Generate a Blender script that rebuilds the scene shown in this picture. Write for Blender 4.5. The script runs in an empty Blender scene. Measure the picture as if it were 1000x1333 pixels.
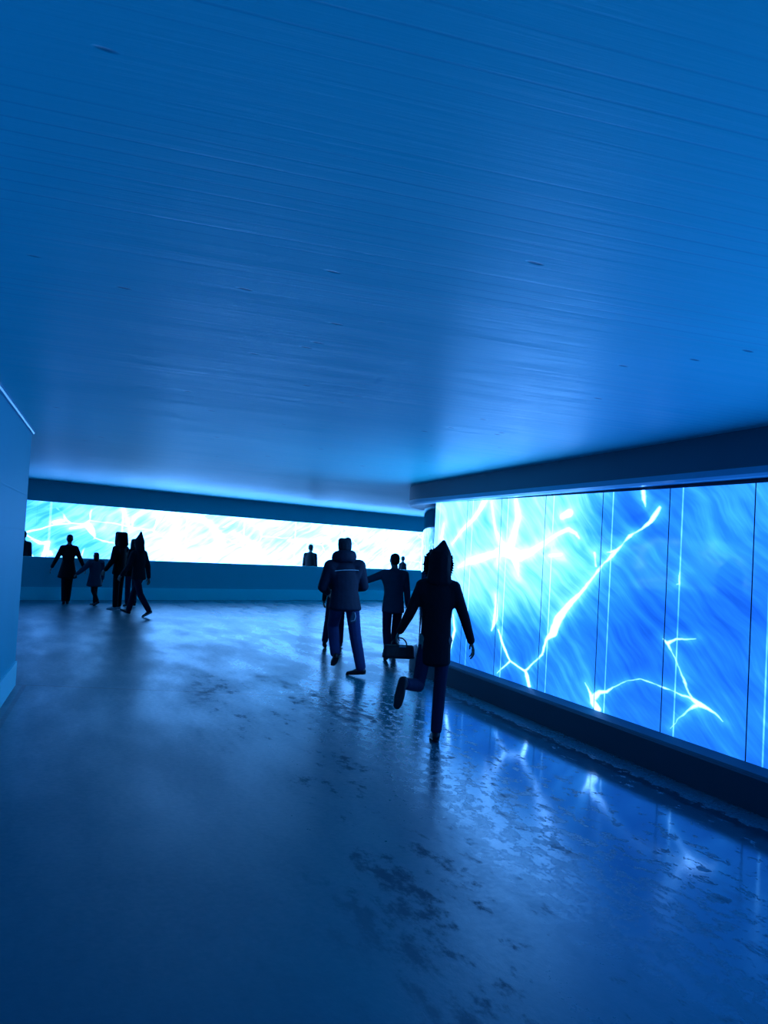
import bpy, bmesh, math, random
from mathutils import Vector, Matrix

random.seed(7)
C = bpy.context.scene.collection
SC = bpy.context.scene

# ------------------------------------------------------------------ camera
F_PX, ROLL, EYE = 1200.0, math.radians(3.2), 1.6
PITCH = math.atan(51.4 / F_PX)
FWD = Vector((0, math.cos(PITCH), math.sin(PITCH)))
R0 = Vector((1, 0, 0))
U0 = Vector((0, -math.sin(PITCH), math.cos(PITCH)))
RIGHT = math.cos(ROLL) * R0 + math.sin(ROLL) * U0
UP = -math.sin(ROLL) * R0 + math.cos(ROLL) * U0
EYE_P = Vector((0, 0, EYE))
cam = bpy.data.cameras.new('camera')
cam.sensor_fit = 'HORIZONTAL'
cam.sensor_width = 36.0
cam.lens = 36.0 * F_PX / 1000.0
cam.clip_start = 0.05
camo = bpy.data.objects.new('camera', cam)
C.objects.link(camo)
M3 = Matrix((RIGHT, UP, -FWD)).transposed()
camo.matrix_world = Matrix.Translation(EYE_P) @ M3.to_4x4()
SC.camera = camo


def ray(px, py):
    return FWD + (px - 500) / F_PX * RIGHT + (666.5 - py) / F_PX * UP


# ------------------------------------------------------------------ objects
def link(name, me, mat=None, parent=None, smooth=True):
    o = bpy.data.objects.new(name, me)
    C.objects.link(o)
    if mat is not None:
        me.materials.append(mat)
    if parent is not None:
        o.parent = parent
    if smooth:
        for p in me.polygons:
            p.use_smooth = True
    return o


def from_bm(name, bm, mat=None, parent=None, smooth=False):
    me = bpy.data.meshes.new(name)
    bmesh.ops.recalc_face_normals(bm, faces=bm.faces[:])
    bm.to_mesh(me)
    bm.free()
    return link(name, me, mat, parent, smooth)


def tag(o, label=None, cat=None, group=None, kind=None):
    if label: o['label'] = label
    if cat: o['category'] = cat
    if group: o['group'] = group
    if kind: o['kind'] = kind
    return o


def struct(o, label=None):
    o['kind'] = 'structure'
    if label: o['label'] = label
    return o


def empty(name, loc=(0, 0, 0), yaw=0.0):
    o = bpy.data.objects.new(name, None)
    C.objects.link(o)
    o.location = loc
    o.rotation_euler = (0, 0, yaw)
    o.empty_display_size = 0.1
    return o


# ------------------------------------------------------------------ node helpers
class NT:
    def __init__(self, name):
        self.m = bpy.data.materials.new(name)
        self.m.use_nodes = True
        self.t = self.m.node_tree
        self.t.nodes.clear()
        self.out = self.t.nodes.new('ShaderNodeOutputMaterial')
        self.b = self.t.nodes.new('ShaderNodeBsdfPrincipled')
        self.t.links.new(self.b.outputs[0], self.out.inputs[0])

    def put(self, sock, v):
        if isinstance(v, bpy.types.NodeSocket):
            self.t.links.new(v, sock)
        elif v is not None:
            if sock.type == 'RGBA' and len(v) == 3:
                v = (*v, 1)
            sock.default_value = v

    def math(self, op, a, b=None, c=None, clamp=False):
        n = self.t.nodes.new('ShaderNodeMath')
        n.operation = op
        n.use_clamp = clamp
        for i, v in enumerate((a, b, c)):
            if v is not None: self.put(n.inputs[i], v)
        return n.outputs[0]

    def vec(self, op, a, b=None, scale=None):
        n = self.t.nodes.new('ShaderNodeVectorMath')
        n.operation = op
        self.put(n.inputs[0], a)
        if b is not None: self.put(n.inputs[1], b)
        if scale is not None: self.put(n.inputs[3], scale)
        return n.outputs['Value'] if op in ('DOT_PRODUCT', 'LENGTH', 'DISTANCE') else n.outputs[0]

    def noise(self, vec, scale, detail=3, rough=.5, dist=0.0, color=False):
        n = self.t.nodes.new('ShaderNodeTexNoise')
        self.put(n.inputs['Vector'], vec)
        n.inputs['Scale'].default_value = scale
        n.inputs['Detail'].default_value = detail
        n.inputs['Roughness'].default_value = rough
        n.inputs['Distortion'].default_value = dist
        return n.outputs['Color' if color else 0]

    def voro(self, vec, scale, feature='F1', out=0, rnd=1.0):
        n = self.t.nodes.new('ShaderNodeTexVoronoi')
        n.feature = feature
        self.put(n.inputs['Vector'], vec)
        n.inputs['Scale'].default_value = scale
        n.inputs['Randomness'].default_value = rnd
        return n.outputs[out]

    def rng(self, v, a, b, c=0.0, d=1.0, smooth=True):
        n = self.t.nodes.new('ShaderNodeMapRange')
        n.interpolation_type = 'SMOOTHSTEP' if smooth else 'LINEAR'
        n.clamp = True
        for i, x in enumerate((v, a, b, c, d)): self.put(n.inputs[i], x)
        return n.outputs[0]

    def ramp(self, v, stops):
        n = self.t.nodes.new('ShaderNodeValToRGB')
        e = n.color_ramp.elements
        while len(e) < len(stops): e.new(0.5)
        for i, (p, c) in enumerate(stops):
            e[i].position = p
            e[i].color = (*c, 1)
        self.put(n.inputs[0], v)
        return n.outputs[0]

    def mix(self, f, a, b):
        n = self.t.nodes.new('ShaderNodeMix')
        n.data_type = 'RGBA'
        self.put(n.inputs[0], f)
        self.put(n.inputs[6], a)
        self.put(n.inputs[7], b)
        return n.outputs[2]

    def xyz(self, v):
        n = self.t.nodes.new('ShaderNodeSeparateXYZ')
        self.put(n.inputs[0], v)
        return n.outputs

    def comb(self, x, y, z=0.0):
        n = self.t.nodes.new('ShaderNodeCombineXYZ')
        for i, v in enumerate((x, y, z)): self.put(n.inputs[i], v)
        return n.outputs[0]

    def coord(self, which='Object'):
        return self.t.nodes.new('ShaderNodeTexCoord').outputs[which]

    def uv(self):
        return self.t.nodes.new('ShaderNodeUVMap').outputs[0]

    def mapping(self, v, rot=0.0, scale=(1, 1, 1), loc=(0, 0, 0)):
        # turn first, then stretch
        if rot:
            r = self.t.nodes.new('ShaderNodeMapping')
            self.put(r.inputs[0], v)
            r.inputs['Rotation'].default_value = (0, 0, rot)
            v = r.outputs[0]
        n = self.t.nodes.new('ShaderNodeMapping')
        self.put(n.inputs[0], v)
        n.inputs['Location'].default_value = loc
        n.inputs['Scale'].default_value = scale
        return n.outputs[0]

    def bump(self, h, dist=.01, strength=1.0):
        n = self.t.nodes.new('ShaderNodeBump')
        n.inputs['Distance'].default_value = dist
        n.inputs['Strength'].default_value = strength
        self.put(n.inputs['Height'], h)
        self.put(self.b.inputs['Normal'], n.outputs[0])

    def set(self, **k):
        names = dict(color='Base Color', rough='Roughness', spec='Specular IOR Level', emit='Emission Color',
                     power='Emission Strength', stint='Specular Tint', metal='Metallic', sheen='Sheen Weight')
        for a, v in k.items(): self.put(self.b.inputs[names[a]], v)
        return self.m


def cloth(name, col, rough=.85, scale=60, spec=.2):
    n = NT(name)
    p = n.coord()
    a = n.noise(p, 9, 3)
    n.set(color=n.mix(a, [c * .45 for c in col], [c * .8 for c in col]), rough=rough, spec=spec)
    n.bump(n.math('ADD', n.noise(p, 14, 3), n.math('MULTIPLY', n.noise(p, scale * 3, 2), .15)), .012, .6)
    return n.m


# ------------------------------------------------------------------ layout of the place (plan, metres)
# right window line, corridor side; runs from behind the camera to a rounded end
WD = Vector((-.324, 1.0)).normalized()
WN = Vector((-WD.y, WD.x))                     # points into the corridor
W0 = Vector((2.67 + .324 * (6.24 + 3.5), -3.5))
Y_END = 12.35
S_END = (Vector((2.67 - .324 * (Y_END - 6.24), Y_END)) - W0).length
R_END = 2.4
TURN = math.radians(112)
S_ARC = S_END + R_END * TURN
S_MAX = S_ARC + 5.0
ARC_C = W0 + WD * S_END - WN * R_END


def path(s):
    """point and corridor-side normal of the right wall at arclength s"""
    if s <= S_END:
        return W0 + WD * s, WN.copy()
    a = min((s - S_END) / R_END, TURN)
    ca, sa = math.cos(-a), math.sin(-a)
    n = Vector((WN.x * ca - WN.y * sa, WN.x * sa + WN.y * ca))
    p = ARC_C + n * R_END
    if s > S_ARC:
        d = Vector((n.y, -n.x))
        p = p + d * (s - S_ARC)
    return p, n


def path_samples(s0, s1):
    out = [s0]
    if s0 < S_END < s1: out.append(S_END)
    a0, a1 = max(s0, S_END), min(s1, S_ARC)
    if a1 > a0:
        k = max(2, int((a1 - a0) / .05))
        out += [a0 + (a1 - a0) * i / k for i in range(1, k + 1)]
    if s1 > out[-1]: out.append(s1)
    return sorted(set(out))


def wall_hit(px, py):
    """where the sight line through a point of the window meets the straight glass: (s, z, distance)"""
    d = ray(px, py)
    # EYE + t d on line W0 + s WD
    t = (W0.x * WN.x + W0.y * WN.y) / (d.x * WN.x + d.y * WN.y)
    p = EYE_P + d * t
    s = (Vector((p.x, p.y)) - W0).dot(WD)
    return s, p.z, t


# far wall line
FD = Vector((1, 1.06)).normalized()
FN = Vector((FD.y, -FD.x))                     # towards the camera
F0 = Vector((-14.0, 30.46 - 1.06 * 14.0))
F_LEN = (Vector((6.5, 30.46 + 1.06 * 6.5)) - F0).length


def far_hit(px, py, back=0.0):
    d = ray(px, py)
    o = F0 - FN * back
    t = (o.x * FN.x + o.y * FN.y) / (d.x * FN.x + d.y * FN.y)
    p = EYE_P + d * t
    return (Vector((p.x, p.y)) - o).dot(FD), p.z, t


def ss(x, a, b):
    t = max(0, min(1, (x - a) / (b - a)))
    return t * t * (3 - 2 * t)


def ceil_z(x, y):
    q = max(-1.0, (Vector((x, y)) - W0).dot(WN))
    v = (Vector((x, y)) - F0).dot(FN)
    z = 2.565 + .023 * q - .006 * max(0, y - 6)
    b = ss(-v, -11.0, -1.5)
    return z * (1 - b) + 2.845 * b


def win_top(s):
    y = path(min(s, S_END))[0].y
    return 2.222 + .0105 * max(0, y - 6.3)


# ------------------------------------------------------------------ surface materials
def m_ceiling():
    n = NT('painted_board_marked_concrete')
    p = n.coord()
    a = math.atan2(.292, .956)
    q = n.mapping(p, rot=-a)                   # x along the boards, y across
    X = n.xyz(q)
    wob = n.noise(n.mapping(q, scale=(.25, 1, 1)), 1.2, 2)
    v = n.math('DIVIDE', n.math('ADD', X[1], n.math('MULTIPLY', wob, .05)), .092)
    idx = n.math('FLOOR', v)
    fr = n.math('FRACT', v)
    wn = n.t.nodes.new('ShaderNodeTexWhiteNoise')
    wn.noise_dimensions = '1D'
    n.put(wn.inputs['W'], idx)
    step = wn.outputs[0]
    edge = n.math('MINIMUM', fr, n.math('SUBTRACT', 1.0, fr))
    groove = n.rng(edge, 0.0, .09, -1.0, 0.0)
    gmask = n.rng(n.noise(n.mapping(q, scale=(.3, 2.5, 1)), 1.0, 2), .38, .66, .10, 1.0)
    tilt = n.math('MULTIPLY', fr, n.math('SUBTRACT', step, .5))
    grain = n.noise(n.mapping(q, scale=(.6, 14, 1)), 2.2, 5, .62)
    h = n.math('ADD', n.math('MULTIPLY', n.math('MULTIPLY', groove, gmask), .12), n.math('MULTIPLY', step, .55))
    h = n.math('ADD', h, n.math('MULTIPLY', tilt, .7))
    h = n.math('ADD', h, n.math('MULTIPLY', grain, .6))
    # sparse chips in the concrete
    cell = n.voro(n.mapping(p, rot=-.5, scale=(2.0, 5.5, 1)), 1.0, 'F1', 0)
    cellc = n.voro(n.mapping(p, rot=-.5, scale=(2.0, 5.5, 1)), 1.0, 'F1', 1)
    chip = n.math('MULTIPLY', n.rng(cell, .085, .04), n.rng(n.xyz(cellc)[0], .45, .5))
    h = n.math('SUBTRACT', h, n.math('MULTIPLY', chip, 1.2))
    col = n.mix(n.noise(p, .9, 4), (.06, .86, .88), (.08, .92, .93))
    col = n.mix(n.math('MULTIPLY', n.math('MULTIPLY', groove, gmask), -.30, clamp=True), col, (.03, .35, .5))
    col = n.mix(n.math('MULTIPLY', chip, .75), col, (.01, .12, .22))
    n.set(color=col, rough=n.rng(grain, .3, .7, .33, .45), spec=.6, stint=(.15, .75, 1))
    n.bump(h, .006, .55)
    return n.m


def m_floor():
    n = NT('polished_concrete_floor')
    p = n.coord()
    X = n.xyz(p)
    # distance from the window kerb, and position along it
    q = n.math('ADD', n.math('MULTIPLY', n.math('SUBTRACT', X[0], W0.x), WN.x),
               n.math('MULTIPLY', n.math('SUBTRACT', X[1], W0.y), WN.y))
    s = n.math('ADD', n.math('MULTIPLY', n.math('SUBTRACT', X[0], W0.x), WD.x),
               n.math('MULTIPLY', n.math('SUBTRACT', X[1], W0.y), WD.y))
    L = n.comb(s, q, 0.0)
    big = n.noise(n.mapping(L, scale=(.55, 1.6, 1)), 1.1, 6, .62)
    mid = n.noise(n.mapping(L, scale=(2.0, 4.0, 1)), 1.7, 8, .72)
    fine = n.noise(L, 26, 4, .6)
    lane = n.math('MULTIPLY', n.math('MULTIPLY', n.rng(q, .7, 1.6), n.rng(q, 3.6, 2.7)), n.rng(X[1], 12.5, 9.0))
    worn = n.rng(n.math('ADD', n.math('MULTIPLY', big, .5), n.math('MULTIPLY', mid, .5)), .53, .60)
    worn = n.math('MULTIPLY', worn, lane)
    # ragged edge of the wet film beside the kerb
    speck = n.noise(n.mapping(L, scale=(1.6, 3.0, 1)), 3.2, 9, .74)
    rag = n.math('ADD', q, n.math('MULTIPLY', n.math('SUBTRACT', speck, .5), .55))
    film = n.math('MULTIPLY', n.rng(rag, .315, .335), n.rng(q, 2.7, 1.0))
    film = n.math('MULTIPLY', film, n.rng(X[1], 12.0, 9.0))
    hole = n.rng(n.math('ADD', speck, n.rng(q, .7, 2.6, -.09, .055, smooth=False)), .50, .54)
    film = n.math('MULTIPLY', film, n.math('SUBTRACT', 1.0, hole))
    edge = n.math('MULTIPLY', n.rng(rag, .315, .335), n.rng(rag, .47, .41))  # dark band painted into the colour for the kerb's reflection in the film
    dry = worn
    base = n.mix(n.noise(L, .8, 4), (.006, .122, .152), (.008, .15, .182))
    base = n.mix(n.math('MULTIPLY', n.rng(speck, .35, .7), .25), base, (.006, .085, .115))
    base = n.mix(n.math('MULTIPLY', film, .45), base, (.004, .07, .10))
    base = n.mix(n.math('MULTIPLY', edge, .8), base, (.003, .03, .045))
    base = n.mix(n.math('MULTIPLY', dry, .75), base, (.005, .04, .06))
    # cast joint across the corridor
    j0, j1 = Vector((-3.43, 9.72)), Vector((-.47, 10.0))
    jd = (j1 - j0).normalized()
    jn = Vector((-jd.y, jd.x))
    dj = n.math('ABSOLUTE', n.math('ADD', n.math('MULTIPLY', n.math('SUBTRACT', X[0], j0.x), jn.x),
                                   n.math('MULTIPLY', n.math('SUBTRACT', X[1], j0.y), jn.y)))
    joint = n.rng(dj, .03, .012)
    l0, ld = Vector((-3.62, 9.6)), Vector((.29, -1)).normalized()
    ln = Vector((-ld.y, ld.x))
    dl = n.math('ABSOLUTE', n.math('ADD', n.math('MULTIPLY', n.math('SUBTRACT', X[0], l0.x), ln.x),
                                   n.math('MULTIPLY', n.math('SUBTRACT', X[1], l0.y), ln.y)))
    joint = n.math('MAXIMUM', joint, n.math('MULTIPLY', n.rng(dl, .03, .012), n.rng(X[1], 9.72, 9.68)))
    base = n.mix(n.math('MULTIPLY', joint, .6), base, (.004, .025, .04))
    rough = n.math('ADD', n.rng(big, .35, .65, -.05, .05), n.rng(q, .8, 3.6, .28, .37, smooth=False))
    rough = n.math('ADD', rough, n.math('MULTIPLY', n.math('SUBTRACT', fine, .5), .2))
    rough = n.math('ADD', rough, n.math('MULTIPLY', dry, .2))
    rough = n.math('MULTIPLY_ADD', film, n.math('SUBTRACT', .075, rough), rough)
    n.set(color=base, rough=rough, stint=(.25, .8, 1), spec=n.math('MULTIPLY_ADD', film, .38, n.math('SUBTRACT', .44, n.math('MULTIPLY', dry, .32))))
    h = n.math('ADD', n.math('MULTIPLY', mid, .5), n.math('MULTIPLY', n.noise(n.mapping(L, scale=(1, 1.8, 1)), 8, 6, .7), .6))
    h = n.math('MULTIPLY', h, n.math('MULTIPLY_ADD', film, -.72, 1.0))
    h = n.math('ADD', h, n.math('MULTIPLY', joint, -.4))
    n.bump(h, .004, .5)
    return n.m


def m_paint(name, c0, c1, rough=.45, seam=False, bump=.25):
    n = NT(name)
    p = n.coord()
    a = n.noise(p, 1.4, 5, .55)
    n.set(color=n.mix(a, c0, c1), rough=rough, spec=.25, stint=(.2, .75, 1))
    h = n.math('ADD', n.noise(p, 35, 3), n.math('MULTIPLY', n.noise(p, 4, 3), 1.5))
    if seam:
        z = n.xyz(p)[2]
        for k in (1.62, 1.98):
            h = n.math('SUBTRACT', h, n.rng(n.math('ABSOLUTE', n.math('SUBTRACT', z, k)), .012, .004, 0, 3))
    n.bump(h, .003, bump)
    return n.m


MAT_CEIL = m_ceiling()
MAT_FLOOR = m_floor()
MAT_WALL = m_paint('painted_wall', (.025, .46, .55), (.03, .52, .62), .6, seam=True)
MAT_FARWALL = m_paint('dark_painted_wall', (.08, .46, .54), (.10, .54, .62), .5)
MAT_BASE = m_paint('pale_baseboard', (.16, .86, .93), (.18, .90, .95), .4)
MAT_SOFFIT = m_paint('dark_soffit', (.015, .12, .16), (.02, .15, .19), .5)
MAT_KERB = m_paint('dark_kerb', (.008, .055, .075), (.01, .065, .09), .55)
MAT_STRIP = m_paint('satin_metal_strip', (.12, .46, .62), (.15, .50, .66), .3, bump=.05)
MAT_DARK = m_paint('dark_backing', (.015, .03, .05), (.02, .04, .06), .6)


def m_endglass():
    n = NT('dark_curved_glass')
    n.set(color=(.02, .10, .22), rough=.04, spec=.9)
    n.b.inputs['Coat Weight'].default_value = 1.0
    n.b.inputs['Coat Roughness'].default_value = .03
    n.b.inputs['IOR'].default_value = 1.7
    return n.m


MAT_ENDGLASS = m_endglass()

# ------------------------------------------------------------------ bright veins of the lit glass
# each: list of (px, py, width px) read along the vein, laid onto the wall surface
VEINS = [
    [(631, 652, 10), (623, 667, 8), (616, 676, 7), (602, 690, 6), (589, 708, 4)],
    [(640, 654, 4), (645, 690, 5), (652, 706, 9), (659, 716, 14)],
    [(672, 652, 7), (675, 673, 10), (670, 693, 10), (664, 713, 14)],
    [(597, 738, 4), (610, 731, 10), (625, 727, 12), (643, 721, 10), (659, 716, 18)],
    [(659, 716, 20), (676, 724, 16), (691, 719, 11), (713, 704, 7), (728, 694, 6), (740, 689, 7), (750, 694, 5), (754, 701, 3)],
    [(668, 722, 12), (673, 737, 9), (675, 750, 2)],
    [(650, 720, 10), (648, 734, 4)],
    [(716, 723, 5), (730, 722, 6)],
    [(733, 672, 10), (741, 668, 12)],
    [(578, 682, 4), (575, 700, 6), (582, 712, 5)],
    [(645, 774, 2), (646, 790, 6), (645, 806, 8), (640, 821, 2)],
    [(649, 820, 3), (656, 843, 4), (664, 860, 3), (675, 868, 3), (684, 874, 4)],
    [(664, 860, 3), (656, 868, 2), (647, 876, 1)],
    [(684, 873, 4), (686, 880, 6), (689, 893, 5)],
    [(684, 873, 3), (699, 859, 2), (706, 852, 3), (711, 833, 4)],
    [(711, 833, 4), (720, 824, 11), (727, 805, 11), (740, 788, 8), (756, 772, 6), (775, 748, 3)],
    [(775, 748, 3), (779, 742, 5), (786, 734, 2), (796, 724, 6), (803, 717, 5), (812, 707, 1), (820, 698, 5), (826, 694, 2)],
    [(790, 719, 1), (799, 718, 5), (806, 714, 2)],
    [(826, 694, 2), (836, 688, 3), (847, 679, 6), (855, 667, 6), (859, 661, 4)],
    [(837, 638, 5), (839, 650, 5), (841, 660, 1)],
    [(774, 720, 4), (775, 728, 2), (776, 737, 3)],
    [(762, 889, 1), (769, 903, 4), (773, 915, 9), (778, 923, 9)],
    [(773, 908, 8), (781, 901, 5), (790, 901, 4), (798, 895, 2)],
    [(798, 895, 1.5), (818, 886, 1), (834, 884, 1.5), (842, 886, 2), (855, 891, .8), (866, 896, 3), (873, 898, .8), (888, 905, 3), (896, 907, 3), (903, 911, 5)],
    [(903, 911, 6), (911, 917, 8), (921, 922, 5), (930, 928, 3), (941, 939, .8)],
    [(906, 831, 1), (895, 832, 2), (880, 832, 3), (869, 837, 5), (864, 832, 1.5)],
    [(869, 837, 4), (876, 851, 1.5), (881, 862, 1.2), (887, 876, 1.5), (892, 889, 3), (897, 902, 2), (903, 911, 4)],
    [(909, 917, 6), (896, 925, 2), (884, 935, 1), (873, 948, .6)],
    [(585, 846, 5), (592, 820, 4), (590, 800, 2)],
    [(881, 761, 1), (884, 760, 2), (885, 746, 1)],
]
ZS = .5           # the wall is seen at about 30 degrees: veins are drawn long along it


def px_segments(veins, hit):
    segs = []
    for line in veins:
        pts = []
        for (x, y, w) in line:
            s, z, d = hit(x, y)
            pts.append((s, z, w * .5 * d / F_PX))
        segs += list(zip(pts[:-1], pts[1:]))
    return segs


SEGS = px_segments(VEINS, wall_hit)


def vein_field(n, P, segs, zs):
    """smallest (distance - radius) from P=(s*zs, z) to the tapered segments"""
    best = None
    for (a, b) in segs:
        A = Vector((a[0] * zs, a[1], 0))
        B = Vector((b[0] * zs, b[1], 0))
        BA = B - A
        L2 = max(BA.length_squared, 1e-8)
        pa = n.vec('SUBTRACT', P, tuple(A))
        h = n.math('MULTIPLY', n.vec('DOT_PRODUCT', pa, tuple(BA)), 1 / L2, clamp=True)
        d = n.vec('LENGTH', n.vec('SUBTRACT', pa, n.vec('SCALE', tuple(BA), scale=h)))
        r = n.math('MULTIPLY_ADD', h, b[2] - a[2], a[2])
        sd = n.math('SUBTRACT', d, r)
        best = sd if best is None else n.math('MINIMUM', best, sd)
    return best


RAMP = [(0.0, (.002, .045, .45)), (.22, (.007, .125, .82)), (.40, (.018, .26, 1.2)), (.55, (.05, .50, 1.8)),
        (.70, (.18, .86, 2.6)), (.86, (.42, 1.5, 3.6)), (1.0, (.74, 2.6, 6.6))]


def m_lit(name, segs, s_far0, s_far1, far=False, shift=0.0, lines=(), level=1.0, bright=0.0):
    n = NT(name)
    uv = n.uv()
    X = n.xyz(uv)
    s, z = X[0], X[1]
    P0 = n.comb(n.math('MULTIPLY', s, ZS), z)
    warp = n.vec('SUBTRACT', n.noise(P0, 1.5, 2, .5, color=True), (.5, .5, .5))
    P1 = n.vec('ADD', P0, n.vec('SCALE', warp, scale=.26))
    # soft combed fibres
    fib = n.noise(n.mapping(P1, rot=math.radians(38), scale=(12, 1.0, 1)), 1.0, 4, .6)
    fib2 = n.noise(n.mapping(P1, rot=math.radians(58), scale=(6.5, .8, 1), loc=(3, 1, 0)), 1.0, 3, .5)
    cloud = n.noise(P0, 1.3, 3, .5)
    swirl = n.math('ADD', n.math('MULTIPLY', n.math('SUBTRACT', fib, .5), .50),
                   n.math('MULTIPLY', n.math('SUBTRACT', fib2, .5), .22))
    if not far:
        A = n.rng(s, s_far0, s_far1)
        Bz = n.rng(n.math('MULTIPLY_ADD', n.math('SUBTRACT', s, s_far1), .10, z), .72, 1.55)
        b = n.math('MULTIPLY_ADD', A, n.math('MULTIPLY_ADD', Bz, .37, .05), .37)
        b = n.math('ADD', b, n.math('MULTIPLY', n.math('SUBTRACT', cloud, .5), .46))
        b = n.math('ADD', b, n.math('MULTIPLY_ADD', z, .05, -.07))
    else:
        lift = n.rng(s, s_far0, s_far1)
        b = n.math('MULTIPLY_ADD', lift, .36, .60)
        b = n.math('ADD', b, n.math('MULTIPLY', n.math('SUBTRACT', cloud, .5), .55))
    if bright: b = n.math('ADD', b, bright)
    b = n.math('ADD', b, swirl)
    P2 = n.vec('ADD', P0, n.vec('SCALE', n.vec('SUBTRACT', n.noise(P0, 14, 2, .5, color=True), (.5, .5, .5)), scale=.018))
    core = None
    if segs:
        sd = vein_field(n, P2, segs, ZS)
        core = n.rng(sd, .004, -.013)
        halo = n.math('POWER', n.rng(sd, .13, 0.0, smooth=False), 2.5)
        b = n.math('MULTIPLY_ADD', halo, .19, b)
    if far:
        ve = n.voro(n.vec('ADD', P0, n.vec('SCALE', warp, scale=.25)), 1.35, 'DISTANCE_TO_EDGE')
        c2 = n.math('MULTIPLY', n.rng(ve, .032, .0), n.rng(n.noise(P0, 1.9, 2), .40, .62))
        b = n.math('MULTIPLY_ADD', c2, .5, b)
        core = c2 if core is None else n.math('MAXIMUM', core, c2)
    for sl, w, amp in lines:                   # thin upright gap of light behind the glass
        g = n.rng(n.math('ABSOLUTE', n.math('SUBTRACT', s, sl)), w, w * .25)
        b = n.math('MULTIPLY_ADD', g, amp, b)
    col = n.ramp(b, RAMP)
    if core is not None:
        col = n.mix(core, col, (1.0, 2.7, 6.8))
    n.set(color=(.01, .04, .10), rough=.06, spec=.5, emit=col, power=level)
    return n.m


# ------------------------------------------------------------------ swept profiles
def sweep(name, prof, s0, s1, mat, parent=None, closed=True, zfun=None):
    """prof: (out, z) or (out, callable(s, point)) pairs, swept along the right wall path"""
    bm = bmesh.new()
    rings = []
    for s in path_samples(s0, s1):
        p, nn = path(s)
        ring = []
        for out, z in prof:
            q = p + nn * out
            zz = z(s, q) if callable(z) else z
            ring.append(bm.verts.new((q.x, q.y, zz)))
        rings.append(ring)
    k = len(prof)
    for a, b in zip(rings[:-1], rings[1:]):
        for i in range(k if closed else k - 1):
            j = (i + 1) % k
            bm.faces.new((a[i], a[j], b[j], b[i]))
    if closed:
        bm.faces.new(rings[0])
        bm.faces.new(rings[-1][::-1])
    return from_bm(name, bm, mat, parent)


def slab(name, pts, z0, z1, mat, parent=None, kind=True):
    """closed prism over a plan polygon"""
    bm = bmesh.new()
    lo = [bm.verts.new((x, y, z0)) for x, y in pts]
    hi = [bm.verts.new((x, y, z1)) for x, y in pts]
    bm.faces.new(lo[::-1])
    bm.faces.new(hi)
    for i in range(len(pts)):
        j = (i + 1) % len(pts)
        bm.faces.new((lo[i], lo[j], hi[j], hi[i]))
    o = from_bm(name, bm, mat, parent)
    return o


def band(name, o, d, nrm, s0, s1, out0, out1, z0, z1, mat, parent=None):
    a, b = o + d * s0, o + d * s1
    return slab(name, [tuple(a + nrm * out0), tuple(b + nrm * out0), tuple(b + nrm * out1), tuple(a + nrm * out1)],
                z0, z1, mat, parent)


# ------------------------------------------------------------------ the setting
# floor
bm = bmesh.new()
vs = [bm.verts.new(v) for v in ((-16, -4.2, 0), (9, -4.2, 0), (9, 40, 0), (-16, 40, 0))]
bm.faces.new(vs)
r = bmesh.ops.extrude_face_region(bm, geom=bm.faces[:])
bmesh.ops.translate(bm, verts=[v for v in r['geom'] if isinstance(v, bmesh.types.BMVert)], vec=(0, 0, -.2))
struct(from_bm('floor', bm, MAT_FLOOR), 'polished concrete floor with worn dark patches beside the lit window')

# ceiling: gently warped soffit surface, closed above
bm = bmesh.new()
NX, NY = 60, 100
grid = []
for j in range(NY + 1):
    row = []
    for i in range(NX + 1):
        x, y = -16 + 25 * i / NX, -4.2 + 44.2 * j / NY
        row.append((bm.verts.new((x, y, ceil_z(x, y))), bm.verts.new((x, y, 3.3))))
    grid.append(row)
for j in range(NY):
    for i in range(NX):
        a, b, c, d = grid[j][i], grid[j][i + 1], grid[j + 1][i + 1], grid[j + 1][i]
        bm.faces.new((a[0], d[0], c[0], b[0]))
        bm.faces.new((a[1], b[1], c[1], d[1]))
for j in range(NY):
    for i in (0, NX):
        a, d = grid[j][i], grid[j + 1][i]
        bm.faces.new((a[0], a[1], d[1], d[0]))
for i in range(NX):
    for j in (0, NY):
        a, b = grid[j][i], grid[j][i + 1]
        bm.faces.new((a[0], b[0], b[1], a[1]))
struct(from_bm('ceiling', bm, MAT_CEIL, smooth=True), 'low painted concrete ceiling with board marks')

# right wall: dark band over the window, thin strip, kerb below it, dark backing behind the glass
SNEAR = 0.0
ctop = lambda s, q: ceil_z(q.x, q.y) + .05
struct(sweep('wall_right', [(.22, lambda s, q: win_top(s) + .045), (.22, ctop), (-.35, ctop), (-.35, lambda s, q: win_top(s) + .045)],
             SNEAR, S_MAX, MAT_SOFFIT), 'dark band of wall above the right hand lit window')
struct(sweep('trim_1', [(.20, lambda s, q: win_top(s) - .017), (.235, lambda s, q: win_top(s) + .0), (.235, lambda s, q: win_top(s) + .045),
                        (-.03, lambda s, q: win_top(s) + .045), (-.03, lambda s, q: win_top(s) - .0)],
             SNEAR, S_MAX, MAT_STRIP), 'satin strip along the top of the right hand lit window')
struct(sweep('baseboard_right', [(.10, -.02), (.10, .225), (.085, .24), (-.35, .24), (-.35, -.02)], SNEAR, S_MAX, MAT_KERB),
       'dark kerb under the right hand lit window')
struct(sweep('trim_2', [(.082, .24), (.078, .252), (.006, .288), (-.012, .288), (-.012, .24)], SNEAR, S_MAX, MAT_SOFFIT),
       'sloping sill strip under the right hand lit window')
struct(sweep('wall_right_backing', [(-.06, .22), (-.06, 2.36), (-.12, 2.36), (-.12, .22)], SNEAR, S_MAX, MAT_DARK),
       'dark wall behind the lit glass')

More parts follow.
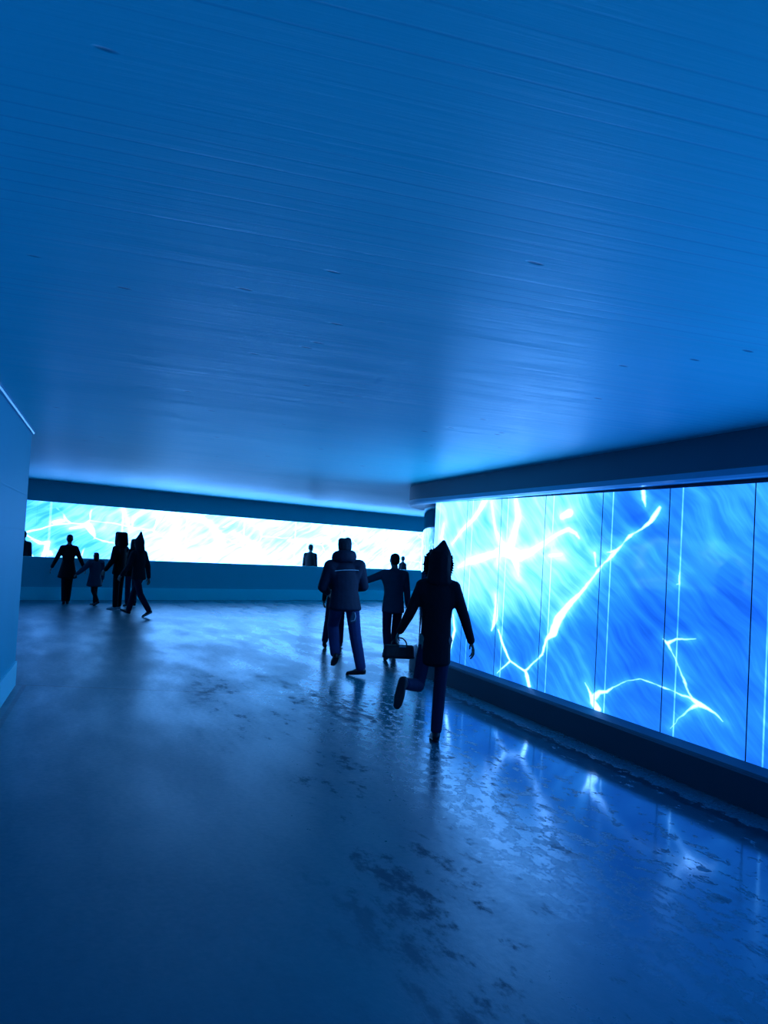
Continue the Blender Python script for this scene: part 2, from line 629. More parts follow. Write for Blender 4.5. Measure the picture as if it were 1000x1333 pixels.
# joints of the glass, read at mid height
JPX = [(977, 820), (866, 800), (779, 790), (705, 775), (648, 765), (604, 755)]
js = [wall_hit(*q)[0] for q in JPX]
step = (js[-1] - js[0]) / (len(js) - 1)
print('JOINTS', ['%.2f' % v for v in js], 'step', step, 'S_END', S_END, S_ARC)
joints = [js[0] - step * k for k in range(int((js[0] - .3) / step), 0, -1)] + js
while joints[-1] + step < S_END - .2:
    joints.append(joints[-1] + step)
joints = [SNEAR + .02] + joints + [S_END]
S_A, S_B = wall_hit(835, 760)[0], wall_hit(700, 740)[0]
win1 = struct(empty('window_1', (W0.x, W0.y, 0)), 'long lit glass window with bright cracks along the right')
for k, (a, b) in enumerate(zip(joints[:-1], joints[1:])):
    a2, b2 = a + .006, b - .006
    m = .25
    sg = [q for q in SEGS if max(q[0][0], q[1][0]) > a - m and min(q[0][0], q[1][0]) < b + m]
    lines = [(a - .0 + .0, .001, 0)]
    lines = [(b - .17, .014, .28)] if True else []
    mat = m_lit('lit_glass', sg, S_A, S_B, lines=lines, level=1.0 if b > js[0] - 1.5 * step else 1.25, bright=0.0 if b > js[0] - 1.5 * step else .30)  # unseen near panes set brighter and more cyan to add light to the hall
    bm = bmesh.new()
    uvl = bm.loops.layers.uv.new('UVMap')
    z0, z1a, z1b = .286, win_top(a2) + .002, win_top(b2) + .002
    pa, pb = W0 + WD * a2, W0 + WD * b2
    off = Vector((W0.x, W0.y))
    fr = []
    for depth in (0.0, -.03):
        qa, qb = pa + WN * depth - off, pb + WN * depth - off
        fr.append([bm.verts.new((qa.x, qa.y, z0)), bm.verts.new((qb.x, qb.y, z0)),
                   bm.verts.new((qb.x, qb.y, z1b)), bm.verts.new((qa.x, qa.y, z1a))])
    f, g = fr
    uvs = {f[0]: (a2, z0), f[1]: (b2, z0), f[2]: (b2, z1b), f[3]: (a2, z1a)}
    for x, y in zip(f, g): uvs[y] = uvs[x]
    faces = [bm.faces.new(f), bm.faces.new(g[::-1])]
    for i in range(4):
        j = (i + 1) % 4
        bm.faces.new((f[i], g[i], g[j], f[j]))
    for fc in bm.faces:
        for lp in fc.loops: lp[uvl].uv = uvs[lp.vert]
    o = from_bm('glass_panel', bm, mat, win1)
    # the rim of each pane is dark, only its faces glow
    o.data.materials.append(MAT_DARK)
    for p in o.data.polygons:
        if abs(p.normal.x * WN.x + p.normal.y * WN.y) < .5: p.material_index = 1
# rounded unlit glass end
sweep('end_glass', [(0.0, .286), (0.0, 2.294), (-.02, 2.294), (-.02, .286)], S_END + .006, S_MAX, MAT_ENDGLASS, None)
eg = bpy.data.objects['end_glass']
eg.name = 'curved_end_pane'
eg.parent = win1
eg.matrix_parent_inverse = Matrix.Translation((-W0.x, -W0.y, 0))

# far wall: parapet, lintel, window, pale baseboard
struct(band('wall_far', F0, FD, FN, 0, F_LEN, 0, -.15, -.02, 1.02, MAT_FARWALL), 'dark parapet wall under the far lit window')
struct(band('wall_far_lintel', F0, FD, FN, 0, F_LEN, 0, -.15, 2.345, 3.0, MAT_FARWALL), 'dark band of wall above the far lit window')
struct(band('baseboard_far', F0, FD, FN, 0, F_LEN, .03, 0, -.01, .31, MAT_BASE), 'pale baseboard along the far wall')
BACK = 1.15
FB = F0 - FN * BACK
win2 = struct(empty('window_2', (FB.x, FB.y, 0)), 'long bright lit glass window across the far wall')
FVE = [
    [(305, 694, 3), (318, 702, 4), (332, 709, 5), (340, 724, 4)],
    [(378, 703, 4), (402, 704, 4), (423, 702, 5), (435, 713, 3)],
    [(160, 660, 3), (170, 690, 3), (176, 672, 2), (188, 664, 3)],
    [(42, 702, 3), (52, 707, 6), (62, 706, 7), (60, 716, 7), (56, 724, 6)],
    [(66, 722, 6), (65, 718, 5)],
    [(92, 688, 5), (104, 686, 7), (116, 683, 7)],
    [(72, 680, 9), (80, 678, 9)],
    [(225, 664, 5), (231, 682, 5), (222, 700, 5), (232, 722, 6)],
    [(248, 672, 6), (272, 680, 7), (286, 696, 6), (282, 722, 5)],
]
FSEG = []
for line in FVE:
    pts = []
    for (x, y, w) in line:
        s_, z_, d_ = far_hit(x, y, BACK)
        pts.append((s_, z_, w * .28 * d_ / F_PX))
    FSEG += list(zip(pts[:-1], pts[1:]))
fs0, fs1 = far_hit(60, 690, BACK)[0], far_hit(215, 690, BACK)[0]
PW = 2.05
k0 = far_hit(47, 690, BACK)[0]
edges = [k0 + PW * k for k in range(-6, 14)]
edges = [e for e in edges if -1 < e < F_LEN + 1]
for a, b in zip(edges[:-1], edges[1:]):
    sg = [q for q in FSEG if max(q[0][0], q[1][0]) > a - .4 and min(q[0][0], q[1][0]) < b + .4]
    mat = m_lit('lit_glass_far', sg, fs0, fs1, far=True, lines=[(a + .35, .05, .16)], level=1.35)
    bm = bmesh.new()
    uvl = bm.loops.layers.uv.new('UVMap')
    a2, b2 = a + .008, b - .008
    fr = []
    for depth in (0, -.03):
        qa, qb = FD * a2 + FN * depth, FD * b2 + FN * depth
        fr.append([bm.verts.new((qa.x, qa.y, .6)), bm.verts.new((qb.x, qb.y, .6)),
                   bm.verts.new((qb.x, qb.y, 2.7)), bm.verts.new((qa.x, qa.y, 2.7))])
    f, g = fr
    uvs = {f[0]: (a2, .6), f[1]: (b2, .6), f[2]: (b2, 2.7), f[3]: (a2, 2.7)}
    for x, y in zip(f, g): uvs[y] = uvs[x]
    bm.faces.new(f)
    bm.faces.new(g[::-1])
    for i in range(4):
        j = (i + 1) % 4
        bm.faces.new((f[i], g[i], g[j], f[j]))
    for fc in bm.faces:
        for lp in fc.loops: lp[uvl].uv = uvs[lp.vert]
    o = from_bm('glass_panel', bm, mat, win2)
struct(band('wall_far_backing', FB, FD, FN, -1.5, F_LEN + 1.5, -.05, -.15, -.02, 3.0, MAT_DARK), 'dark wall behind the far lit glass')

# left wall with its end, baseboard and ceiling strip
LD = Vector((-.29, 1.0)).normalized()
LN = Vector((LD.y, -LD.x))
LE = Vector((-3.745, 9.66))
LLEN = 14.2
L0 = LE - LD * LLEN
struct(band('wall_left', L0, LD, LN, 0, LLEN, 0, -.4, -.02, 2.95, MAT_WALL), 'painted wall ending at a corner on the left')
struct(band('baseboard_left', L0, LD, LN, 0, LLEN + .012, .018, -.3, -.01, .25, MAT_BASE), 'pale baseboard at the foot of the left wall')
bm = bmesh.new()
ring = []
for s in [LLEN * i / 24 for i in range(25)]:
    p = L0 + LD * s
    zc = ceil_z(p.x, p.y)
    rr = []
    for out, dz in ((0, -.035), (.022, -.035), (.03, -.022), (.03, .0), (0, .01)):
        q = p + LN * out
        rr.append(bm.verts.new((q.x, q.y, zc + dz)))
    ring.append(rr)
for a, b in zip(ring[:-1], ring[1:]):
    for i in range(5):
        j = (i + 1) % 5
        bm.faces.new((a[i], a[j], b[j], b[i]))
bm.faces.new(ring[0])
bm.faces.new(ring[-1][::-1])
struct(from_bm('trim_3', bm, MAT_STRIP), 'thin pale strip where the left wall meets the ceiling')

# outer shell that closes the hall where the photograph does not look
struct(slab('wall_back', [(-3, -4.2), (9, -4.2), (9, -4.0), (-3, -4.0)], -.02, 3.0, MAT_WALL), 'wall behind the camera')
struct(slab('wall_side', [(LE.x - .39, 9.4), (-15.8, 9.4), (-15.8, 9.66), (LE.x - .39, 9.66)], -.02, 3.0, MAT_WALL), 'wall behind the left corner')
struct(slab('wall_outer_left', [(-15.8, 9.4), (-15.6, 9.4), (-15.6, 16), (-15.8, 16)], -.02, 3.0, MAT_WALL), 'outer wall far left')
struct(slab('wall_outer_right', [(6.6, 13), (6.8, 13), (6.8, 40), (6.6, 40)], -.02, 3.0, MAT_WALL), 'outer wall far right')

# ------------------------------------------------------------------ people
_ico = {}


def ico(level):
    if level not in _ico:
        b = bmesh.new()
        bmesh.ops.create_icosphere(b, subdivisions=level, radius=1.0)
        _ico[level] = [v.co.copy() for v in b.verts]
        b.free()
    return _ico[level]


class Blob:
    """closed rounded hulls, fused by a voxel remesh into one continuous skin"""

    def __init__(self):
        self.bm = bmesh.new()

    def hull(self, *balls, level=2):
        t = bmesh.new()
        for b in balls:
            c, r = Vector(b[0]), b[1]
            if not isinstance(r, (tuple, list)): r = (r, r, r)
            m = b[2] if len(b) > 2 else None
            for v in ico(level):
                q = Vector((v.x * r[0], v.y * r[1], v.z * r[2]))
                if m is not None: q = m @ q
                t.verts.new(c + q)
        res = bmesh.ops.convex_hull(t, input=t.verts[:])
        junk = [g for g in res['geom_interior'] if isinstance(g, bmesh.types.BMVert)]
        bmesh.ops.delete(t, geom=junk, context='VERTS')
        me = bpy.data.meshes.new('t')
        t.to_mesh(me)
        t.free()
        self.bm.from_mesh(me)
        bpy.data.meshes.remove(me)
        return self

    def chain(self, pts, level=2):
        for a, b in zip(pts[:-1], pts[1:]): self.hull(a, b, level=level)
        return self

    def build(self, name, mat, parent, voxel=.01, smooth=4, flat_z=None):
        me = bpy.data.meshes.new(name)
        bmesh.ops.recalc_face_normals(self.bm, faces=self.bm.faces[:])
        self.bm.to_mesh(me)
        self.bm.free()
        o = bpy.data.objects.new(name, me)
        C.objects.link(o)
        md = o.modifiers.new('r', 'REMESH')
        md.mode = 'VOXEL'
        md.voxel_size = voxel
        if smooth:
            sm = o.modifiers.new('s', 'SMOOTH')
            sm.factor = .5
            sm.iterations = smooth
        dg = bpy.context.evaluated_depsgraph_get()
        ev = o.evaluated_get(dg)
        new = bpy.data.meshes.new_from_object(ev)
        o.modifiers.clear()
        o.data = new
        bpy.data.meshes.remove(me)
        new.name = name
        new.materials.clear()
        new.materials.append(mat)
        for p in new.polygons: p.use_smooth = True
        if flat_z is not None:
            for v in new.vertices:
                if v.co.z < flat_z: v.co.z = flat_z
        o.parent = parent
        return o


def rotX(a): return Matrix.Rotation(a, 3, 'X')
def rotY(a): return Matrix.Rotation(a, 3, 'Y')
def rotZ(a): return Matrix.Rotation(a, 3, 'Z')
rad = math.radians

SKIN = cloth('skin', (.34, .24, .2), .55, 30, .4)
MATS = {
    'black': cloth('black_wool', (.006, .008, .014)),
    'navy': cloth('navy_nylon', (.006, .018, .045), .7),
    'charcoal': cloth('charcoal_cloth', (.02, .03, .045)),
    'slate': cloth('slate_cloth', (.035, .10, .17), .8),
    'denim': cloth('blue_denim', (.02, .05, .16), .8),
    'darkdenim': cloth('dark_denim', (.012, .025, .07), .8),
    'shoe': cloth('dark_shoe_leather', (.008, .009, .012), .45, 40, .4),
    'white': cloth('white_rubber', (.5, .7, .8), .5, 40, .4),
    'hair': cloth('dark_hair', (.012, .01, .012), .5, 90, .3),
    'fur': cloth('dark_fur', (.012, .014, .02), .9, 120, .1),
    'eye': cloth('dark_eye', (.01, .01, .012), .2, 20, .6),
}


def person(label, loc, yaw, H=1.72, lean=0, legs=None, arms=None, coat='black', hem=.80, flare=1.0, width=1.0,
           trousers='darkdenim', shoes='shoe', sole=None, head='hair', headyaw=0, vox=.012, group=None, fat=1.0,
           sleeves=1.0, coatname='jacket', side=0):
    """legs/arms: {'R':(...), 'L':(...)}; leg = (thigh fwd, abduct, knee flex, foot pitch); arm = (fwd, abduct, elbow, turn-in)"""
    k = H / 1.72
    legs = legs or {'R': (0, 2, 2, 0), 'L': (0, 2, 2, 0)}
    arms = arms or {'R': (0, 8, 12, 0), 'L': (0, 8, 12, 0)}
    root = empty('person', (loc[0], loc[1], 0), yaw)
    tag(root, label, 'person', group)
    J = {}
    pel = Vector((0, 0, .93))
    low = []
    for sd, sx in (('R', 1), ('L', -1)):
        tp, ab, kf, fp = legs[sd][:4]
        tw = legs[sd][4] if len(legs[sd]) > 4 else 0
        hip = pel + Vector((sx * .086 * min(width, 1.05), 0, -.02))
        B = rotY(-sx * rad(ab)) @ rotZ(rad(tw)) @ rotX(rad(tp))
        th = B @ Vector((0, 0, -1))
        knee = hip + th * .42
        B2 = B @ rotX(-rad(kf))
        an = knee + B2 @ Vector((0, 0, -1)) * .405
        B3 = B2 @ rotX(rad(fp))
        fw = B3 @ Vector((0, 1, 0))
        dn = B3 @ Vector((0, 0, -1))
        heel = an - fw * .055 + dn * .075
        toe = an + fw * .185 + dn * .075
        J[sd] = dict(hip=hip, knee=knee, ankle=an, fw=fw, dn=dn, heel=heel, toe=toe, B=B3)
        low += [heel.z, toe.z]
    dz = -min(low)
    T = rotY(rad(side)) @ rotX(-rad(lean))
    base = pel.copy()
    up = lambda v: base + T @ (Vector(v) - base)
    shift = Vector((0, 0, dz))
    for sd in 'RL':
        for q in ('hip', 'knee', 'ankle', 'heel', 'toe'): J[sd][q] = J[sd][q] + shift
    P = lambda v: (up(v) + shift) * k
    for sd in 'RL':
        for q in ('hip', 'knee', 'ankle', 'heel', 'toe'): J[sd][q] = J[sd][q] * k
    for sd, sx in (('R', 1), ('L', -1)):
        f, ab, el, ti = arms[sd]
        sh = P((sx * .165 * width, 0, 1.385))
        B = T @ rotY(-sx * rad(ab)) @ rotX(rad(f))
        e = sh + B @ Vector((0, 0, -1)) * .285 * k
        B2 = B @ rotZ(sx * rad(ti)) @ rotX(rad(el))
        w = e + B2 @ Vector((0, 0, -1)) * .245 * k
        J[sd].update(sh=sh, el=e, wr=w, HB=B2)
    # --- body: one continuous skin from head to feet, hands with five fingers
    b = Blob()
    hc = P((0, .02, 1.60))
    HR = T @ rotZ(rad(headyaw))
    h = lambda v: hc + (HR @ Vector(v)) * k
    s = lambda r: tuple(x * k for x in r) if isinstance(r, (tuple, list)) else r * k
    b.hull((h((0, -.015, .03)), s((.074, .092, .088)), HR), (h((0, .02, -.06)), s((.056, .066, .05)), HR))
    b.hull((h((0, .045, -.085)), s((.034, .03, .026)), HR), (h((0, .01, -.05)), s((.05, .06, .05)), HR))        # jaw and chin
    b.hull((h((0, .086, .02)), s((.009, .010, .012)), HR), (h((0, .104, -.022)), s((.014, .012, .009)), HR))     # nose
    b.hull((h((-.04, .07, .03)), s(.013)), (h((.04, .07, .03)), s(.013)))                                       # brow
    b.hull((h((-.022, .079, -.055)), s(.0085)), (h((.022, .079, -.055)), s(.0085)))                             # lips
    for sx in (1, -1):
        b.hull((h((sx * .076, -.012, .015)), s((.009, .018, .022)), HR), (h((sx * .072, -.008, -.02)), s((.007, .011, .012)), HR))
    b.hull((P((0, -.005, 1.52)), s(.052)), (P((0, -.01, 1.39)), s(.062)))
    b.hull((P((0, 0, 1.36)), s((.15 * width, .075, .06))), (P((0, 0, 1.18)), s((.125 * width, .085, .08))))
    b.hull((P((0, 0, 1.18)), s((.12 * width, .08, .08))), (P((0, 0, .96)), s((.14 * width, .09, .08))))
    for sd, sx in (('R', 1), ('L', -1)):
        j = J[sd]
        b.hull((j['hip'], s(.075)), (j['knee'], s(.05)))
        b.hull((j['knee'], s(.048)), (j['knee'] * .6 + j['ankle'] * .4, s(.046)))
        b.hull((j['knee'] * .6 + j['ankle'] * .4, s(.046)), (j['ankle'], s(.032)))
        b.hull((j['ankle'], s(.032)), (j['toe'] - j['dn'] * .025 * k - j['fw'] * .04 * k, s(.022)))
        b.hull((j['hip'], s(.08)), (P((0, 0, .97)), s(.09)))
        b.hull((j['sh'], s(.045)), (P((0, 0, 1.36)), s(.06)))
        b.hull((j['sh'], s(.042)), (j['el'], s(.034)))
        b.hull((j['el'], s(.034)), (j['wr'], s(.023)))
        HB = j['HB']
        hp = lambda v: j['wr'] + (HB @ Vector(v)) * k
        # palm faces the thigh: thin in x, wide in y; hand hangs along -z
        b.hull((hp((0, 0, -.01)), s((.014, .024, .014)), HB), (hp((0, .004, -.085)), s((.011, .037, .012)), HB))
        for i, (fy, ln) in enumerate(((.032, .068), (.011, .077), (-.010, .070), (-.030, .054))):
            c1 = Vector((-sx * .006, fy, -.09))
            c2 = c1 + Vector((-sx * .008, fy * .08, -ln * .45))
            c3 = c2 + Vector((-sx * .018, 0, -ln * .32))
            c4 = c3 + Vector((-sx * .018, 0, -ln * .16))
            b.chain([(hp(c1), s(.0095)), (hp(c2), s(.009)), (hp(c3), s(.0082)), (hp(c4), s(.007))], level=1)
        t1, t2, t3 = Vector((-sx * .004, .026, -.03)), Vector((-sx * .016, .052, -.062)), Vector((-sx * .024, .058, -.092))
        b.chain([(hp(t1), s(.013)), (hp(t2), s(.0105)), (hp(t3), s(.008))], level=1)
    b.build('body', SKIN, root, max(.0055, vox * .62), 2)
    for sx in (1, -1):
        e = Blob().hull((h((sx * .031, .078, .012)), s((.012, .008, .008)), HR))
        e.build('eye', MATS['eye'], root, .004 if vox < .01 else .006, 0)
    # --- trousers
    t = Blob()
    for sd in 'RL':
        j = J[sd]
        mid = j['knee'] * .55 + j['ankle'] * .45
        t.hull((j['hip'], s(.088 * fat)), (j['knee'], s(.070 * fat)))
        t.hull((j['knee'], s(.072 * fat)), (mid, s(.068 * fat)))
        t.hull((mid, s(.068 * fat)), (j['ankle'] + (j['knee'] - j['ankle']) * .06, s(.062 * fat)))
        t.hull((j['hip'], s(.088 * fat)), (P((0, 0, .98)), s((.12 * width, .09, .06))))
    t.build('trousers', MATS[trousers], root, vox, 4)
    # --- shoes
    for sd in 'RL':
        j = J[sd]
        B = j['B']
        fwd, dn = j['fw'], j['dn']
        hl = j['heel'] - dn * .036 * k + fwd * .03 * k
        bl = j['heel'] + (j['toe'] - j['heel']) * .68 - dn * .030 * k
        tp = j['toe'] - dn * .026 * k - fwd * .008 * k
        sh = Blob()
        sh.hull((hl, s((.036, .04, .035)), B), (bl, s((.044, .045, .028)), B))
        sh.hull((bl, s((.044, .045, .028)), B), (tp, s((.036, .034, .023)), B))
        sh.hull((hl - dn * .01 * k, s((.038, .042, .03)), B), (j['ankle'] + dn * .01 * k, s((.042, .05, .03)), B))
        so = sh.build('shoe', MATS[shoes], root, max(.006, vox * .8), 2)
        sb = Blob()
        sb.hull((j['heel'] + fwd * .03 * k - dn * .012 * k, s((.037, .04, .012)), B),
                (j['heel'] + (j['toe'] - j['heel']) * .68 - dn * .012 * k, s((.047, .046, .012)), B))
        sb.hull((j['heel'] + (j['toe'] - j['heel']) * .68 - dn * .012 * k, s((.047, .046, .012)), B),
                (j['toe'] - dn * .012 * k, s((.037, .034, .012)), B))
        so2 = sb.build('sole', MATS[sole or 'shoe'], so, max(.006, vox * .7), 1)
        if sole: so2['label'] = 'pale sole'
    # --- coat with sleeves
    c = Blob()
    w = width
    c.hull((P((0, -.005, 1.40)), s((.14 * w, .085, .05))), (P((0, .005, 1.27)), s((.168 * w, .118, .09))), level=3)
    c.hull((P((0, .005, 1.27)), s((.168 * w, .118, .09))), (P((0, 0, 1.08)), s((.150 * w, .112, .08))), level=3)
    hz = hem
    c.hull((P((0, 0, 1.08)), s((.150 * w, .112, .08))), (P((0, 0, hz + .05)), s((.178 * w * flare, .135 * flare, .045))), level=3)
    c.hull((P((0, 0, 1.46)), s(.066)), (P((0, 0, 1.38)), s((.11, .085, .04))))
    for sd, sx in (('R', 1), ('L', -1)):
        j = J[sd]
        c.hull((j['sh'], s(.072 * sleeves)), (P((sx * .06, 0, 1.40)), s(.07)))
        c.hull((j['sh'], s(.070 * sleeves)), (P((sx * .10 * w, 0, 1.24)), s(.08)))
        c.hull((j['sh'], s(.070 * sleeves)), (j['el'], s(.056 * sleeves)))
        c.hull((j['el'], s(.056 * sleeves)), (j['wr'] + (j['el'] - j['wr']) * .04, s(.043 * sleeves)))
    c.build(coatname, MATS[coat], root, vox, 4)
    # --- what is on the head
    if head == 'hair' or head == 'bob':
        q = Blob()
        q.hull((h((0, -.028, .045)), s((.083, .093, .086)), HR), (h((0, -.055, -.02)), s((.072, .062, .05)), HR))
        q.hull((h((0, .03, .092)), s((.058, .05, .026)), HR), (h((0, -.03, .06)), s((.08, .085, .07)), HR))
        if head == 'bob':
            for sx in (1, -1):
                q.hull((h((sx * .06, -.03, .03)), s((.03, .06, .05)), HR), (h((sx * .07, -.04, -.12)), s((.03, .045, .04)), HR))
            q.hull((h((0, -.06, 0)), s((.075, .05, .05)), HR), (h((0, -.075, -.13)), s((.075, .04, .04)), HR))
        q.build('hair', MATS['hair'], root, max(.007, vox * .8), 2)
    elif head == 'cap':
        q = Blob()
        q.hull((h((0, -.02, .05)), s((.089, .102, .092)), HR), (h((0, -.025, -.005)), s((.085, .096, .03)), HR))
        q.hull((h((-.040, -.02, .112)), s((.045, .06, .034)), HR), (h((-.05, -.02, .06)), s((.04, .06, .04)), HR))
        q.hull((h((.040, -.02, .118)), s((.045, .06, .034)), HR), (h((.05, -.02, .06)), s((.04, .06, .04)), HR))
        q.build('knitted_hat', MATS['charcoal'], root, max(.007, vox * .8), 3)
        q = Blob()
        q.hull((h((0, -.03, .0)), s((.078, .085, .06)), HR), (h((0, -.05, -.06)), s((.068, .055, .04)), HR))
        q.build('hair', MATS['hair'], root, max(.007, vox * .8), 2)
        q = Blob()                              # hood bunched behind the neck
        for a0 in range(-5, 5):
            p = []
            for a in (a0, a0 + 1):
                th = rad(a * 26)
                p.append((P((math.sin(th) * .112 - .012, -math.cos(th) * .10 - .01, 1.495 + .02 * math.cos(th))), s((.05, .05, .078))))
            q.hull(*p)
        q.build('folded_hood', MATS[coat], root, vox, 4)
    elif head in ('hood', 'pointed', 'square'):
        q = Blob()
        q.hull((h((0, -.02, .045)), s((.104, .118, .105)), HR), (h((0, -.035, -.06)), s((.100, .100, .08)), HR))
        q.hull((h((0, -.035, -.06)), s((.100, .100, .08)), HR), (P((0, -.03, 1.43)), s((.12, .095, .05))))
        if head == 'hood':
            q.hull((h((.015, -.02, .08)), s((.088, .10, .07)), HR), (h((.028, -.03, .192)), s((.018, .022, .018)), HR))
        elif head == 'pointed':
            q.hull((h((0, -.03, .07)), s((.09, .10, .07)), HR), (h((.0, -.06, .25)), s((.016, .018, .02)), HR))
        else:
            q.hull((h((0, .09, .13)), s(.05)), (h((0, -.12, .125)), s(.05)), (h((0, .08, -.1)), s(.06)), (h((0, -.14, -.1)), s(.06)), (h((-.07, 0, .1)), s(.05)), (h((.07, 0, .1)), s(.05)))
        hd = q.build('hood', MATS[coat], root, max(.007, vox * .9), 3)
        if head == 'hood':
            q = Blob()
            N = 44
            for i in range(N):
                a = math.tau * i / N
                rx, rz = .112, .135
                c0 = Vector((math.cos(a) * rx, .05 - .02 * math.sin(a), -.02 + math.sin(a) * rz))
                c1 = Vector((math.cos(a + math.tau / N) * rx, .05, -.02 + math.sin(a + math.tau / N) * rz))
                q.hull((h(c0), s(.026)), (h(c1), s(.026)), level=1)
                for _ in range(2):
                    o = Vector((math.cos(a) * random.uniform(.018, .040), random.uniform(-.045, .04), math.sin(a) * random.uniform(.018, .040)))
                    q.hull((h(c0), s(.014)), (h(c0 + o), s(.005)), level=1)
            q.build('fur_trim', MATS['fur'], hd, .0055, 1)
    root['_J'] = 0
    del root['_J']
    return root, J, P, k


def floor_at(px, py):
    d = ray(px, py)
    t = -EYE / d.z
    p = EYE_P + d * t
    return p.x, p.y


def world(root, v):
    c, s_ = math.cos(root.rotation_euler.z), math.sin(root.rotation_euler.z)
    return Vector((root.location.x + v.x * c - v.y * s_, root.location.y + v.x * s_ + v.y * c, v.z))


# hooded walker in the foreground
mx, my = floor_at(560, 964)
main, JM, PM, kM = person('person in a long black coat with pointed fur edged hood, walking away, one heel raised', (mx, my - .02), rad(3), H=1.65, lean=1,
    legs={'R': (1, -2, 3, 0), 'L': (-4, 7, 92, 2, -24)},
    arms={'R': (-6, 21, 24, 0), 'L': (4, 21, 40, 0)},
    coat='black', hem=.66, flare=.92, width=.88, trousers='darkdenim', head='hood', vox=.008, fat=.84, sleeves=.86, coatname='long_coat')

# man with the hat
nx, ny = floor_at(458, 880)
man, JN, PN, kN = person('person in a dark padded jacket and knitted hat, walking away with elbows bent', (nx - .14, ny), rad(14), H=1.73, lean=2, side=-3,
    legs={'R': (-4, 6, 4, 6, 55), 'L': (44, -2, 74, 0)},
    arms={'R': (18, 16, 75, 30), 'L': (14, 18, 70, 30)},
    coat='navy', hem=.80, flare=1.06, width=1.14, trousers='denim', head='cap', vox=.009, fat=1.08, sleeves=1.2, coatname='padded_jacket')

# walker hidden ahead of the man
fx, fy = floor_at(434, 843)
person('person walking ahead, mostly hidden behind the one in the knitted hat', (fx, fy), rad(-4), H=1.50, lean=2,
    legs={'R': (12, 1, 8, 0), 'L': (-14, 3, 16, 10)}, arms={'R': (-8, 8, 14, 0), 'L': (10, 8, 14, 0)},
    coat='charcoal', hem=.72, width=1.05, trousers='darkdenim', head='hair', vox=.011)

# slim figure between the man and the hooded walker
gx, gy = floor_at(508, 858)
person('person in a slate jacket beside the hooded walker, arm stretched to the left', (gx, gy), rad(12), H=1.60, lean=4,
    legs={'R': (16, 0, 10, 0), 'L': (-12, 2, 22, 12)}, arms={'R': (8, 12, 20, 0), 'L': (10, 66, 12, 0)},
    coat='slate', hem=.74, width=1.05, trousers='darkdenim', head='hair', vox=.010, coatname='jacket')

# far group on the left
ax, ay = floor_at(85, 787)
person('person in a flared dark coat, leftmost walker of the far group, holding out an arm', (ax, ay), rad(20), H=1.58,
    legs={'R': (3, -2.5, 3, 0), 'L': (-3, -2.5, 3, 0)}, arms={'R': (4, 26, 10, 0), 'L': (-6, 24, 10, 0)},
    coat='black', hem=.62, flare=1.4, width=.95, trousers='black', head='hair', vox=.013, coatname='long_coat')
bx, by = floor_at(121, 788)
person('child in a slate coat, second from the left in the far group', (bx, by), rad(60), H=1.22,
    legs={'R': (8, 2, 8, 0), 'L': (-10, 2, 26, 8)}, arms={'R': (0, 14, 10, 0), 'L': (10, 46, 10, 0)},
    coat='slate', hem=.60, flare=1.2, width=1.45, trousers='black', head='bob', vox=.012, sleeves=1.5, coatname='coat')
cx, cy = floor_at(152, 794)
person('person with a square topped hood and pale shoes, standing in the far group', (cx, cy), rad(75), H=1.66,
    legs={'R': (2, 0, 2, 0), 'L': (0, 1, 2, 0)}, arms={'R': (10, 12, 30, 0), 'L': (8, 10, 26, 0)},
    coat='black', hem=.78, width=1.25, trousers='black', shoes='white', sole='white', head='square', vox=.012, sleeves=1.15)
dx, dy = floor_at(169, 790)
person('person in black behind the striding one with the pointed hood', (dx, dy), rad(40), H=1.56,
    legs={'R': (4, 2, 4, 0), 'L': (-4, 2, 4, 0)}, arms={'R': (24, 14, 50, 20), 'L': (20, 16, 50, 20)},
    coat='black', hem=.74, width=1.35, trousers='darkdenim', head='bob', vox=.012, sleeves=1.15)
ex, ey = floor_at(177, 802)
person('person with a tall pointed hood and pale soles, striding in the far group', (ex, ey), rad(70), H=1.64, lean=3,
    legs={'R': (24, 2, 8, 0), 'L': (-20, 2, 18, 10)}, arms={'R': (-14, 10, 14, 0), 'L': (18, 10, 20, 0)},
    coat='charcoal', hem=.80, width=1.1, trousers='darkdenim', sole='white', head='pointed', vox=.012, sleeves=1.1)


# people standing behind the parapet of the far window
def behind(px, py_top, H, label, yaw, **kw):
    s_, z_, t = far_hit(px, py_top, .55)
    p = F0 - FN * .55 + FD * s_
    return person(label, (p.x, p.y), yaw, H=H, vox=.013, **kw)


behind(405, 708, 1.70, 'dark figure behind the parapet, alone left of the knitted hat', rad(-20), coat='black', head='hair', width=1.0)
behind(525, 722, 1.48, 'dark figure with round head behind the parapet, near the rounded window end', rad(-10), coat='black', head='hair', width=.6, sleeves=.8)
behind(31, 692, 1.62, 'dark figure behind the parapet, half cut off by the left wall', rad(30), coat='black', head='hood' if False else 'hair', width=.9)

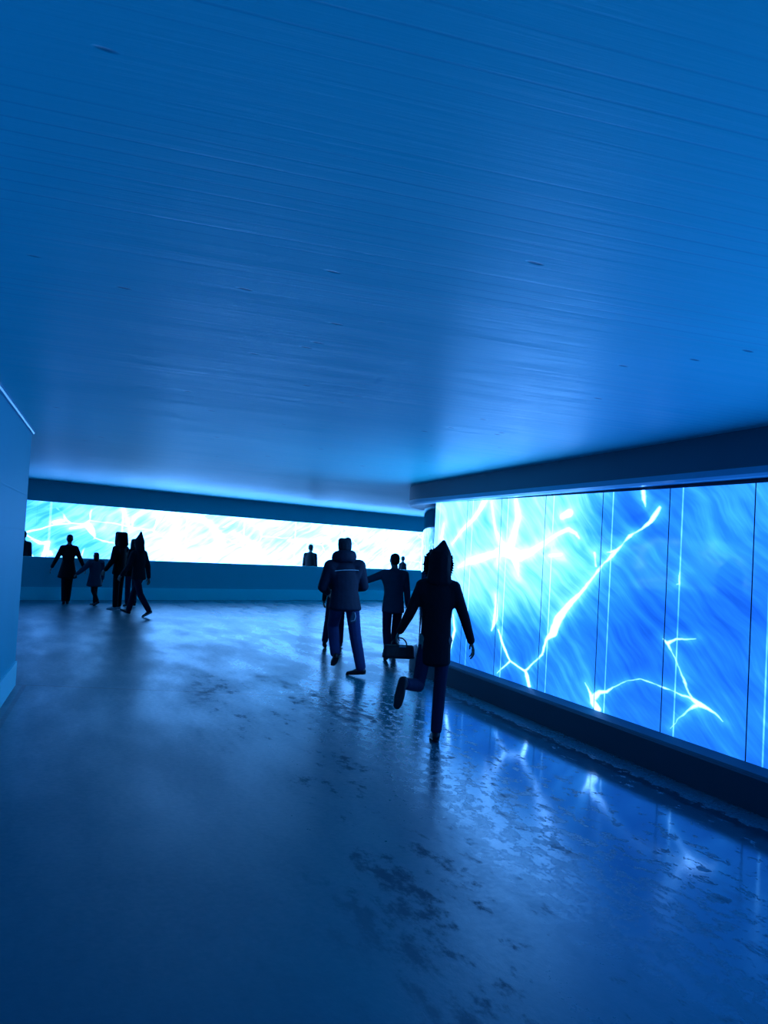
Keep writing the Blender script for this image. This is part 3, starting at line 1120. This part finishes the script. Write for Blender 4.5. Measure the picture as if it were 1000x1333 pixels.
# ------------------------------------------------------------------ carried things
hw = world(main, JM['L']['wr'] + (JM['L']['HB'] @ Vector((0, 0, -.10))) * kM)
bag = empty('handbag', (hw.x + .03, hw.y - .01, hw.z - .185), rad(8))
tag(bag, 'dark handbag with a pale clasp, held by the hooded walker', 'handbag')
q = Blob()
q.hull(((-.125, 0, .022), (.025, .04, .02)), ((.125, 0, .022), (.025, .04, .02)), ((-.115, 0, .11), (.022, .024, .016)), ((.115, 0, .11), (.022, .024, .016)))
q.build('bag_body', MATS['shoe'], bag, .007, 2)
q = Blob()
pts = []
for i in range(13):
    a = math.pi * i / 12
    pts.append(((-.07 * math.cos(a), 0, .11 + .078 * math.sin(a)), .0075))
q.chain(pts, level=1)
q.build('bag_handle', MATS['shoe'], bag, .004, 1)
q = Blob()
q.hull(((.0, -.03, .112), (.007, .007, .007)), ((.05, -.03, .112), (.007, .007, .007)))
tag(q.build('clasp', MATS['white'], bag, .003, 1), 'pale clasp')

# reflective piping on the padded jacket, and a pale pouch at its hip
q = Blob()
pts = []
for i in range(15):
    x = -.15 + .30 * i / 14
    pts.append((PN((x, -.118 - .012 * math.cos(x * 9), 1.335 - .35 * x * x + .02 * x)), .006))
q.chain(pts, level=1)
tag(q.build('reflective_piping', MATS['white'], man, .004, 1), 'pale reflective piping')
pw = world(man, PN((.10, -.03, .755)))
pouch = empty('pouch', (pw.x, pw.y - .09, pw.z - .09))
tag(pouch, 'small pale pouch at the hip of the person in the knitted hat', 'pouch')
q = Blob()
q.hull(((-.02, 0, .02), (.03, .02, .02)), ((.03, 0, .04), (.02, .016, .02)), ((0, 0, .13), (.022, .012, .02)))
q.build('pouch_body', MATS['slate'], pouch, .005, 2)
q = Blob()
q.chain([((.02, -.01, .14), .006), ((.035, -.016, .09), .007), ((.02, -.018, .04), .006), ((-.02, -.02, .03), .005)], level=1)
tag(q.build('pale_strap', MATS['white'], pouch, .004, 1), 'pale strap')

# ------------------------------------------------------------------ world and view
w = bpy.data.worlds.new('world')
SC.world = w
w.use_nodes = True
w.node_tree.nodes['Background'].inputs[0].default_value = (0, 0, 0, 1)
w.node_tree.nodes['Background'].inputs[1].default_value = 0
SC.view_settings.view_transform = 'Standard'
SC.view_settings.look = 'None'
SC.view_settings.gamma = 1
SC.view_settings.use_curve_mapping = False
SC.view_settings.exposure = 0.16
SC.cycles.max_bounces = 8
SC.cycles.diffuse_bounces = 5
SC.cycles.use_denoising = True
